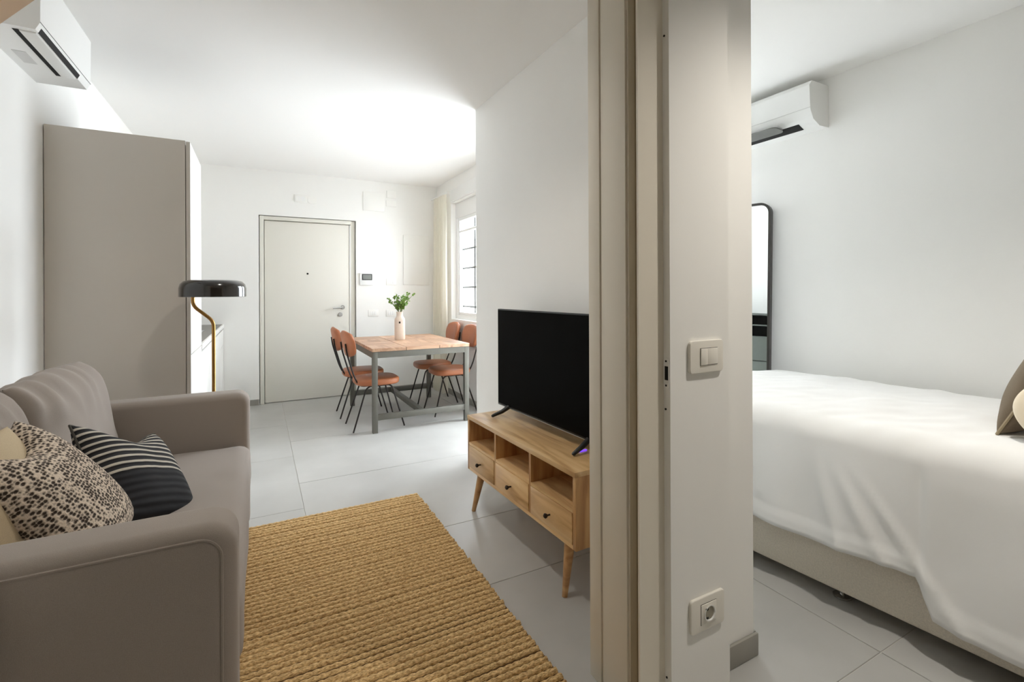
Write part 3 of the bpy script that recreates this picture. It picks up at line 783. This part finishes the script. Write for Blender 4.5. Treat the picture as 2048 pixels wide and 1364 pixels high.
# local: front at x=-.18, back .165 ; y from -.52 (near) to .52 (far)
F0, BK, YA, YB, Z0, Z1 = -.18, .155, -.525, .525, .222, .540
box('top', (F0 - .004, BK, YA, YB, Z1 - .022, Z1), 'hallwood', ts, bev=.002)
box('bottom', (F0, BK, YA + .02, YB - .02, Z0, Z0 + .018), 'hallwood', ts, bev=.001)
box('side', (F0, BK, YA, YA + .020, Z0, Z1 - .022), 'standZ', ts, bev=.001); box('side', (F0, BK, YB - .020, YB, Z0, Z1 - .022), 'standZ', ts, bev=.001)
box('back', (BK - .008, BK, YA + .02, YB - .02, Z0 + .018, Z1 - .022), 'hallwood', ts)
YD = [YA + .02, -.175, .175, YB - .02]
for q in YD[1:3]: box('divider', (F0, BK - .008, q - .008, q + .008, Z0 + .018, Z1 - .022), 'standZ', ts)
SZ = .378
for i in range(3):
    y0 = YD[i] + (0 if i == 0 else .008); y1 = YD[i + 1] - (0 if i == 2 else .008)
    box('shelf', (F0, BK - .008, y0, y1, SZ - .008, SZ + .006), 'hallwood', ts)
    dr = box('drawer', (F0 - .003, BK - .03, y0 + .003, y1 - .003, Z0 + .020, SZ - .010), 'hallwood', ts, bev=.001)
    b = bmesh.new(); lathe(b, [(.004, 0), (.004, .012), (.010, .02), (.011, .026), (.006, .031)], 14)
    bmesh.ops.transform(b, matrix=Matrix.Translation((F0 - .003, (y0 + y1) / 2, .300)) @ Matrix.Rotation(-PI / 2, 4, 'Y'), verts=b.verts)
    obj('knob', b, 'knob', dr)
for sx, sy in ((-1, -1), (-1, 1), (1, -1), (1, 1)):
    x = (F0 + .045) if sx < 0 else (BK - .045); yy = sy * .425
    b = bmesh.new(); tube(b, [(x, yy, Z0), (x + sx * .045, yy + sy * .022, 0.0)], [.024, .0115], 16); obj('leg', b, 'standX', ts)
    for v in ts.children[-1].data.vertices:
        if v.co.z < .012: v.co.z = 0

# ------------------------------------------------------------------ television
tv = thing('television', 'black flat screen television standing on the wooden stand', 'television', (1.315, 2.115, .540), TVR * 1.6)
TW, TZ0, TZ1 = .97, .045, .625
b = bmesh.new(); bx(b, -.012, .012, -TW / 2, TW / 2, TZ0, TZ1, bev=.003); bx(b, .012, .05, -.33, .33, TZ0 + .03, TZ0 + .34, bev=.012); obj('housing', b, 'black', tv)
box('screen', (-.0135, -.0115, -TW / 2 + .007, TW / 2 - .007, TZ0 + .014, TZ1 - .007), 'screen', tv)
box('trim', (-.0138, -.0118, -TW / 2 + .004, TW / 2 - .004, TZ0 + .003, TZ0 + .0055), 'steel', tv)
for sy in (-1, 1):
    b = bmesh.new()
    for sx in (-1, 1):
        tube(b, [(0, sy * .36, TZ0 + .012), (sx * .05, sy * .368, .030), (sx * .108, sy * .378, .010), (sx * .112, sy * .378, .0065)], [.014, .012, .0085, .006], 10)
    obj('foot', b, 'black', tv)
box('indicator_light', (-.05, -.01, -.352, -.345, .001, .006), 'led', tv)  # violet reflection on the glossy foot, made as a glowing strip

# ------------------------------------------------------------------ dining table
dt = thing('dining_table', 'square wooden dining table on a grey iron frame by the window', 'table', (1.36, 4.955, 0), 0)
hx, hy = .465, .610
TT = .762
for sx in (-1, 1):
    for sy in (-1, 1): box('leg', (sx * hx - (.045 if sx > 0 else 0), sx * hx + (0 if sx > 0 else .045), sy * hy - (.045 if sy > 0 else 0), sy * hy + (0 if sy > 0 else .045), 0, TT - .032), 'iron', dt, bev=.0015)
for sy in (-1, 1):
    box('apron', (-hx + .045, hx - .045, sy * hy - (.03 if sy > 0 else 0), sy * hy + (0 if sy > 0 else .03), TT - .087, TT - .032), 'iron', dt)
    box('stretcher', (-hx + .045, hx - .045, sy * (hy - .022) - .016, sy * (hy - .022) + .016, .112, .165), 'iron', dt, bev=.001)
for sx in (-1, 1):
    box('apron', (sx * hx - (.03 if sx > 0 else 0), sx * hx + (0 if sx > 0 else .03), -hy + .045, hy - .045, TT - .087, TT - .032), 'iron', dt)
box('stretcher', (-.022, .022, -hy + .04, hy - .04, .115, .16), 'iron', dt, bev=.001)
# top: a border and inset boards, grain alternating
tx, ty = hx + .006, hy + .006
box('sub_top', (-tx + .004, tx - .004, -ty + .004, ty - .004, TT - .032, TT - .008), 'knob', dt)
xs = [-tx, -tx + .31, tx - .31, tx]; yb = [-ty, -ty + .308, 0, ty - .308, ty]
for i in range(3):
    for j in range(4):
        m_ = 'tabx' if (i + j) % 2 else 'taby'
        box('top_board', (xs[i] + .0022, xs[i + 1] - .0022, yb[j] + .0022, yb[j + 1] - .0022, TT - .030, TT + random.uniform(-.0006, .0006)), m_, dt, bev=.0012, seg=1)

# vase and sprigs
vz = TT + .001
va = thing('ceramic_vase', 'tall cream ceramic bottle vase with a small dark label on the dining table', 'vase', (1.32, 5.03, vz))
b = bmesh.new()
lathe(b, [(0, 0), (.050, 0), (.054, .006), (.055, .03), (.055, .205), (.052, .222), (.040, .240), (.034, .252), (.033, .275), (.036, .296), (.031, .296), (.029, .27), (.030, .25), (0, .245)], 36, cap=False)
obj('body', b, 'ceramic', va)
b = bmesh.new(); a0 = math.atan2(-5.03, -1.32) - .02
for i in range(2):
    pass
q = [[(.0556 * math.cos(a0 + s * .16), .0556 * math.sin(a0 + s * .16), z) for s in (-1, 0, 1)] for z in (.175, .195)]
vv = [[b.verts.new(p) for p in r_] for r_ in q]
for s in range(2): b.faces.new([vv[0][s], vv[0][s + 1], vv[1][s + 1], vv[1][s]])
obj('label_mark', b, 'knob', va)
pl = thing('leafy_sprigs', 'bunch of small green leafy sprigs in the cream vase', 'plant', (1.32, 5.03, vz + .25))
rs = random.Random(4); stems = bmesh.new(); leaves = bmesh.new()
for k in range(24):
    a = rs.uniform(0, 2 * PI); lean = rs.uniform(.02, .115); hh = rs.uniform(.10, .21)
    if k in (0, 1): a, lean, hh = PI * .9 + PI * .1 * k, .12, .15
    if k == 2: a, lean, hh = -.25, .14, .20
    pts = [Vector((.012 * math.cos(a), .012 * math.sin(a), .0)), Vector((.02 * math.cos(a), .02 * math.sin(a), .05)), Vector((lean * .55 * math.cos(a), lean * .55 * math.sin(a), .05 + hh * .5)), Vector((lean * math.cos(a), lean * math.sin(a), .03 + hh))]
    tube(stems, pts, .0016, 5)
    for q_ in range(9):
        t = .45 + .55 * q_ / 8; i = min(2, int(t * 3)); f = t * 3 - i; p = pts[i].lerp(pts[i + 1], f)
        d = Vector((rs.uniform(-1, 1), rs.uniform(-1, 1), rs.uniform(-.3, .8))).normalized(); side = d.cross(Vector((rs.uniform(-1, 1), rs.uniform(-1, 1), rs.uniform(-1, 1)))).normalized()
        up = d.cross(side); l = rs.uniform(.020, .034); wd = l * .45
        c_ = [p, p + d * l * .35 + side * wd + up * .002, p + d * l * .8 + side * wd * .7, p + d * l, p + d * l * .8 - side * wd * .7, p + d * l * .35 - side * wd + up * .002]
        leaves.faces.new([leaves.verts.new(v) for v in c_])
obj('stems', stems, 'stem', pl)
lo = obj('leaves', leaves, 'leaf', pl); lo['kind'] = 'stuff'

# ------------------------------------------------------------------ chairs
def make_chair():
    """local: faces +x, centred on the seat, z=0 floor"""
    t = thing('dining_chair', '', 'chair', (0, 0, 0), 0, 'leather dining chairs around the table')
    poly = []
    n = 40
    for k in range(n):
        a = 2 * PI * k / n; c, s = math.cos(a), math.sin(a); e = .62
        x = .205 * math.copysign(abs(c) ** e, c); yy = .2 * math.copysign(abs(s) ** e, s) * (1 - .06 * (x < 0) * abs(x) / .2)
        poly.append((x + .01, yy))
    obj('seat', prism(bmesh.new(), poly, .405, .465, bev=.022, seg=4), 'leather', t)
    # curved back pad
    b = bmesh.new(); N, MM = 20, 12; G = {}
    for s in (0, 1):
        for i in range(N + 1):
            for j in range(MM + 1):
                u = -1 + 2 * i / N; v = -1 + 2 * j / MM
                # squircle map
                uu = u * math.sqrt(1 - .38 * v * v); vv = v * math.sqrt(1 - .38 * u * u)
                edge = max(abs(u), abs(v))
                th = .020 * max(0, 1 - edge ** 6) ** .5 + .008
                x = (th if s else -th); yy = .195 * uu; z = .125 * vv
                x += .035 * (uu * uu)           # ends curve forwards
                G[(s, i, j)] = b.verts.new((x, yy, z))
        for i in range(N):
            for j in range(MM):
                f = [G[(s, i, j)], G[(s, i + 1, j)], G[(s, i + 1, j + 1)], G[(s, i, j + 1)]]
                b.faces.new(f if s else f[::-1])
    bd = [(i, 0) for i in range(N)] + [(N, j) for j in range(MM)] + [(i, MM) for i in range(N, 0, -1)] + [(0, j) for j in range(MM, 0, -1)]
    for k in range(len(bd)):
        p, q = bd[k], bd[(k + 1) % len(bd)]
        b.faces.new([G[(0,) + p], G[(0,) + q], G[(1,) + q], G[(1,) + p]])
    bmesh.ops.transform(b, matrix=Matrix.Translation((-.262, 0, .79)) @ Matrix.Rotation(math.radians(-11), 4, 'Y'), verts=b.verts)
    obj('backrest', b, 'leather', t, ang=60)
    for s in (-1, 1):
        yt, yb = s * .135, s * .175
        b = bmesh.new(); tube(b, bend([(.03, yt, .398), (.125, yt, .398), (.235, yb, 0.0)], .05), .0075, 8); obj('leg', b, 'rod', t)
        b = bmesh.new(); tube(b, bend([(.03, yt, .398), (-.105, yt, .398), (-.235, yb, 0.0)], .05), .0075, 8); obj('leg', b, 'rod', t)
        b = bmesh.new(); tube(b, bend([(.05, s * .10, .398), (-.165, s * .10, .398), (-.215, s * .105, .50), (-.279, s * .11, .72), (-.289, s * .11, .80)], .05), .0075, 8); obj('back_upright', b, 'rod', t)
    b = bmesh.new(); tube(b, [(.09, -.135, .398), (.09, .135, .398)], .006, 6); obj('seat_bar', b, 'rod', t)
    return t
def dup(root):
    r = root.copy(); C.objects.link(r)
    for ch in list(root.children):
        c = ch.copy(); C.objects.link(c); c.parent = r
    return r
ch0 = make_chair()
spots = [((.975, 4.645, 0), 2, 'tan leather chair with black rod legs on the door side, nearest the sofa'),
         ((.955, 5.185, 0), -2, 'tan leather chair with black rod legs on the door side, farther from the sofa'),
         ((1.80, 4.805, 0), 181, 'tan leather chair on the window side, nearest the television'),
         ((1.775, 5.29, 0), 178, 'tan leather chair on the window side, in front of the curtain')]
for k, (loc, rz, lab) in enumerate(spots):
    c = ch0 if k == 0 else dup(ch0)
    c.location = loc; c.rotation_euler = (0, 0, math.radians(rz)); c['label'] = lab

# ------------------------------------------------------------------ bed (local: y towards the foot, x towards the wall)
BR = math.radians(5.0); BO = (2.162, 0.0, 0)
bd = thing('bed', 'bed with a pale fabric base on low casters against the bedroom wall', 'bed', BO, BR)
BWd, BL = 1.10, 1.98
box('base', (-.012, BWd, .0, BL, .055, .36), 'boucle', bd, bev=.012, seg=3)
obj('mattress', soft_box(bmesh.new(), .01, BWd - .01, .01, BL - .01, .362, .715, .07, .02, .003, 4.0, n=14), 'linen', bd, ang=180)
for x, y_ in ((.09, .25), (.09, 1.10), (.09, 1.85), (BWd - .09, .25), (BWd - .09, 1.85)):
    b = bmesh.new(); lathe(b, [(.030, 0), (.034, .004), (.034, .010), (.030, .013), (.010, .014), (.010, .056)], 20, c=(x - .03, y_, 0)); obj('caster', b, 'chrome', bd)

# bedspread: draped over top, near side and foot; hem drops lower towards the head
bs_ = thing('bedspread', 'white linen bedspread draped over the bed side almost to the base', 'bedspread', BO, BR)
def spread():
    bm = bmesh.new(); nu, nv = 92, 150; G = []
    y0, y1 = .0, BL + .012
    topz = .732; xw = BWd - .004
    for j in range(nv + 1):
        yy = y0 + (y1 - y0) * j / nv; row = []
        # hem height along the bed
        if yy > .80: hem = .252 + .012 * noise.noise(Vector((yy * 3, 1, 0)))
        else: hem = .150 + .022 * math.sin(yy * 7 + .5)
        s = min(1, max(0, (yy - .77) / .05)); hem_l = .150 + .022 * math.sin(yy * 7 + .5); hem_h = .252 + .008 * math.sin(yy * 9)
        hem = hem_l * (1 - s) + hem_h * s
        r = .075; top_len = xw; arc = r * PI / 2; side = topz - r - hem
        tot = top_len - r + arc + side
        for i in range(nu + 1):
            d = tot * (i / nu)
            if d < top_len - r: x = xw - d; z = topz; nx, nz = 0, 1
            elif d < top_len - r + arc:
                t = (d - (top_len - r)) / r; x = r - r * math.sin(t) - .018; z = topz - r + r * math.cos(t); nx, nz = -math.sin(t), math.cos(t)
                x += .018 * (1 - t / (PI / 2))
            else:
                q = d - (top_len - r + arc); x = -.018; z = topz - r - q; nx, nz = -1, 0
            fall = min(1, max(0, (d - (top_len - r + arc)) / .3))
            # folds: vertical on the side, a slanting crease fan, soft creases on top (blended round the edge)
            fs = .008 * fall * math.sin(yy * 15 + 1.2 * math.sin(yy * 5)) + .006 * noise.noise(Vector((yy * 8, z * 3, 2)))
            for c0, sl, am in ((1.02, .55, .013), (.93, .75, .011), (1.12, .3, .009)):
                l = yy - (c0 + sl * (z - .45)); fs += am * math.exp(-(l / .022) ** 2) * min(1, max(0, (.62 - z) / .2))
            sw_ = min(1, max(0, (topz - r - z) / .06))
            fs -= .010 * math.exp(-((yy - .815) / .012) ** 2) * sw_
            fs += .006 / (1 + math.exp((yy - .81) / .004)) * sw_
            hb = z - hem; fs += .0045 * (hb < .062) - .003 * math.exp(-((hb - .062) / .004) ** 2)
            fs += .045 * max(0, (topz - r - z)) / .45
            ft = .010 * noise.noise(Vector((yy * 5, x * 3, 5))) + .005 * noise.noise(Vector((yy * 14 + x * 6, x * 9, 8)))
            ft += .022 * math.sin(PI * min(1, max(0, x / xw)))
            f = fs * nx * nx + ft * nz * nz
            x += nx * f; z += nz * f
            # round off at the foot
            e = (yy - (y1 - .10)) / .10
            if e > 0 and z > .3: z -= .06 * e ** 2.5
            row.append(bm.verts.new((x, yy, z)))
        G.append(row)
    for j in range(nv):
        for i in range(nu): bm.faces.new([G[j][i], G[j][i + 1], G[j + 1][i + 1], G[j + 1][i]])
    # drop at the foot end
    last = G[-1]; prev = last
    for k in range(1, 9):
        cur = [bm.verts.new((v.co.x, v.co.y + .012 * min(1, k / 2), max(v.co.z - .055 * k, min(v.co.z, .25)))) for v in last]
        for i in range(nu):
            try: bm.faces.new([prev[i], prev[i + 1], cur[i + 1], cur[i]])
            except ValueError: pass
        prev = cur
    return bm
so_ = obj('cloth', spread(), 'linen', bs_, ang=180)
md = so_.modifiers.new('thick', 'SOLIDIFY'); md.thickness = .004; md.offset = 1

# pillows on the bed
def bed_pillow(name, label, loc, yaw, tilt, roll, wd, ht, th, m, piping=None, seed=0, ear=.05):
    t = thing(name, label, 'pillow', (0, 0, 0), 0, 'pillows on the bed')
    cv = obj('cover', cushion_bm(wd, ht, th, wr=.006, seed=seed, ear=ear, p=2.4), m, t, ang=180)
    if piping:
        pts = []
        for k in range(97):
            a = 4 * k / 96; s = int(a) % 4; f = -1 + 2 * (a - int(a))
            u, v = ((f, -1), (1, f), (-f, 1), (-1, -f))[s]
            pts.append((wd / 2 * u * (1 - .05 * (1 - v * v)), 0, ht / 2 * v * (1 - .05 * (1 - u * u))))
        b_ = bmesh.new(); tube(b_, pts, .005, 6); obj('piping', b_, piping, t)
    place(t, loc, yaw, tilt, roll)
    return t
bed_pillow('pillow', 'taupe linen pillow with piped edge leaning on the white bed', (2.57, .60, .945), 90, 25, 0, .50, .42, .18, 'taupe', 'pipe', 11)
bed_pillow('pillow', 'cream cotton pillow with rounded edge beside the taupe pillow', (2.25, .412, .875), 172, 16, 0, .35, .18, .06, 'creamcotton', None, 14, -.3)

# added fill lights on the unseen ceiling, shaped like recessed fittings
def fill_light(label, x, y_, watts):
    t = thing('ceiling_downlight', label, 'lamp', (x, y_, ZC), 0, 'recessed ceiling downlights')
    b = bmesh.new(); lathe(b, [(.050, -.004), (.066, -.006), (.070, 0), (.050, 0)], 32, cap=False); obj('ring', b, 'white', t)
    b = bmesh.new(); lathe(b, [(0, -.002), (.050, -.002), (.050, 0), (0, 0)], 32, cap=False); obj('lens', b, 'lens', t)
    l = bpy.data.lights.new('downlight', 'SPOT'); l.energy = watts; l.spot_size = math.radians(128); l.spot_blend = 1.0; l.shadow_soft_size = .05; l.color = (1, .94, .85)
    o = bpy.data.objects.new('lamp_light', l); link(o, t); o.location = (0, 0, -.06)
fill_light('small recessed ceiling light over the bedroom entrance beside the bed', 1.68, .36, 50)
fill_light('small recessed ceiling light over the rug in the living room', .38, 2.05, 21)

# ------------------------------------------------------------------ mirror in the bedroom corner
mr = thing('floor_mirror', 'tall floor mirror with rounded dark metal frame leaning beyond the bed', 'mirror', (3.085, 2.20, 0), 0)
MH, MWd = 1.90, .60
o1 = rrect(-MWd, 0, 0, MH, .075, 8); i1 = rrect(-MWd + .016, -.016, .016, MH - .016, .06, 8)
b = bmesh.new(); vo = []; N = len(o1)
lay = [[b.verts.new((p[0], yy, p[1])) for p in pl_] for pl_, yy in ((o1, 0), (i1, 0), (i1, .045), (o1, .045))]
for a, c in ((0, 1), (1, 2), (2, 3), (3, 0)):
    for k in range(N): b.faces.new([lay[a][k], lay[a][(k + 1) % N], lay[c][(k + 1) % N], lay[c][k]])
obj('frame', b, 'frame_dk', mr)
obj('glass', prism(bmesh.new(), i1, .008, .016, axis='Y'), 'mirror', mr, smooth=False)
obj('backing', prism(bmesh.new(), i1, .016, .028, axis='Y'), 'black', mr, smooth=False)
# local -y is the facing direction; turn it to face (-cos25, -sin25) and lean back
mr.matrix_world = Matrix.Translation((3.155, 2.115, 0.006)) @ Matrix.Rotation(math.radians(-75), 4, 'Z') @ Matrix.Rotation(math.radians(-2.4), 4, 'X')

# chest of drawers that shows in the mirror
ch = thing('chest_of_drawers', 'grey green chest with open cubbies over drawers, seen in the floor mirror', 'chest', (1.535, 2.12, 0))
CH = 1.15; CW = .85; CT = .93
box('carcass', (0, .40, 0, CW, 0, CT), 'chest', ch)
box('back', (0, .012, 0, CW, CT, CH), 'black', ch)
box('top', (0, .40, 0, CW, CH - .018, CH), 'chest', ch)
for y_ in (0, .27, .56, CW - .018): box('divider', (.012, .395, y_, y_ + .018, CT, CH - .018), 'chest', ch)
box('shelf', (.012, .39, .018, .27, 1.03, 1.042), 'chest', ch)
for k in range(4):
    d_ = box('drawer', (.40, .418, .004, CW - .004, .03 + k * .224, .246 + k * .224), 'chest', ch, bev=.002)

bpy.context.view_layer.update()
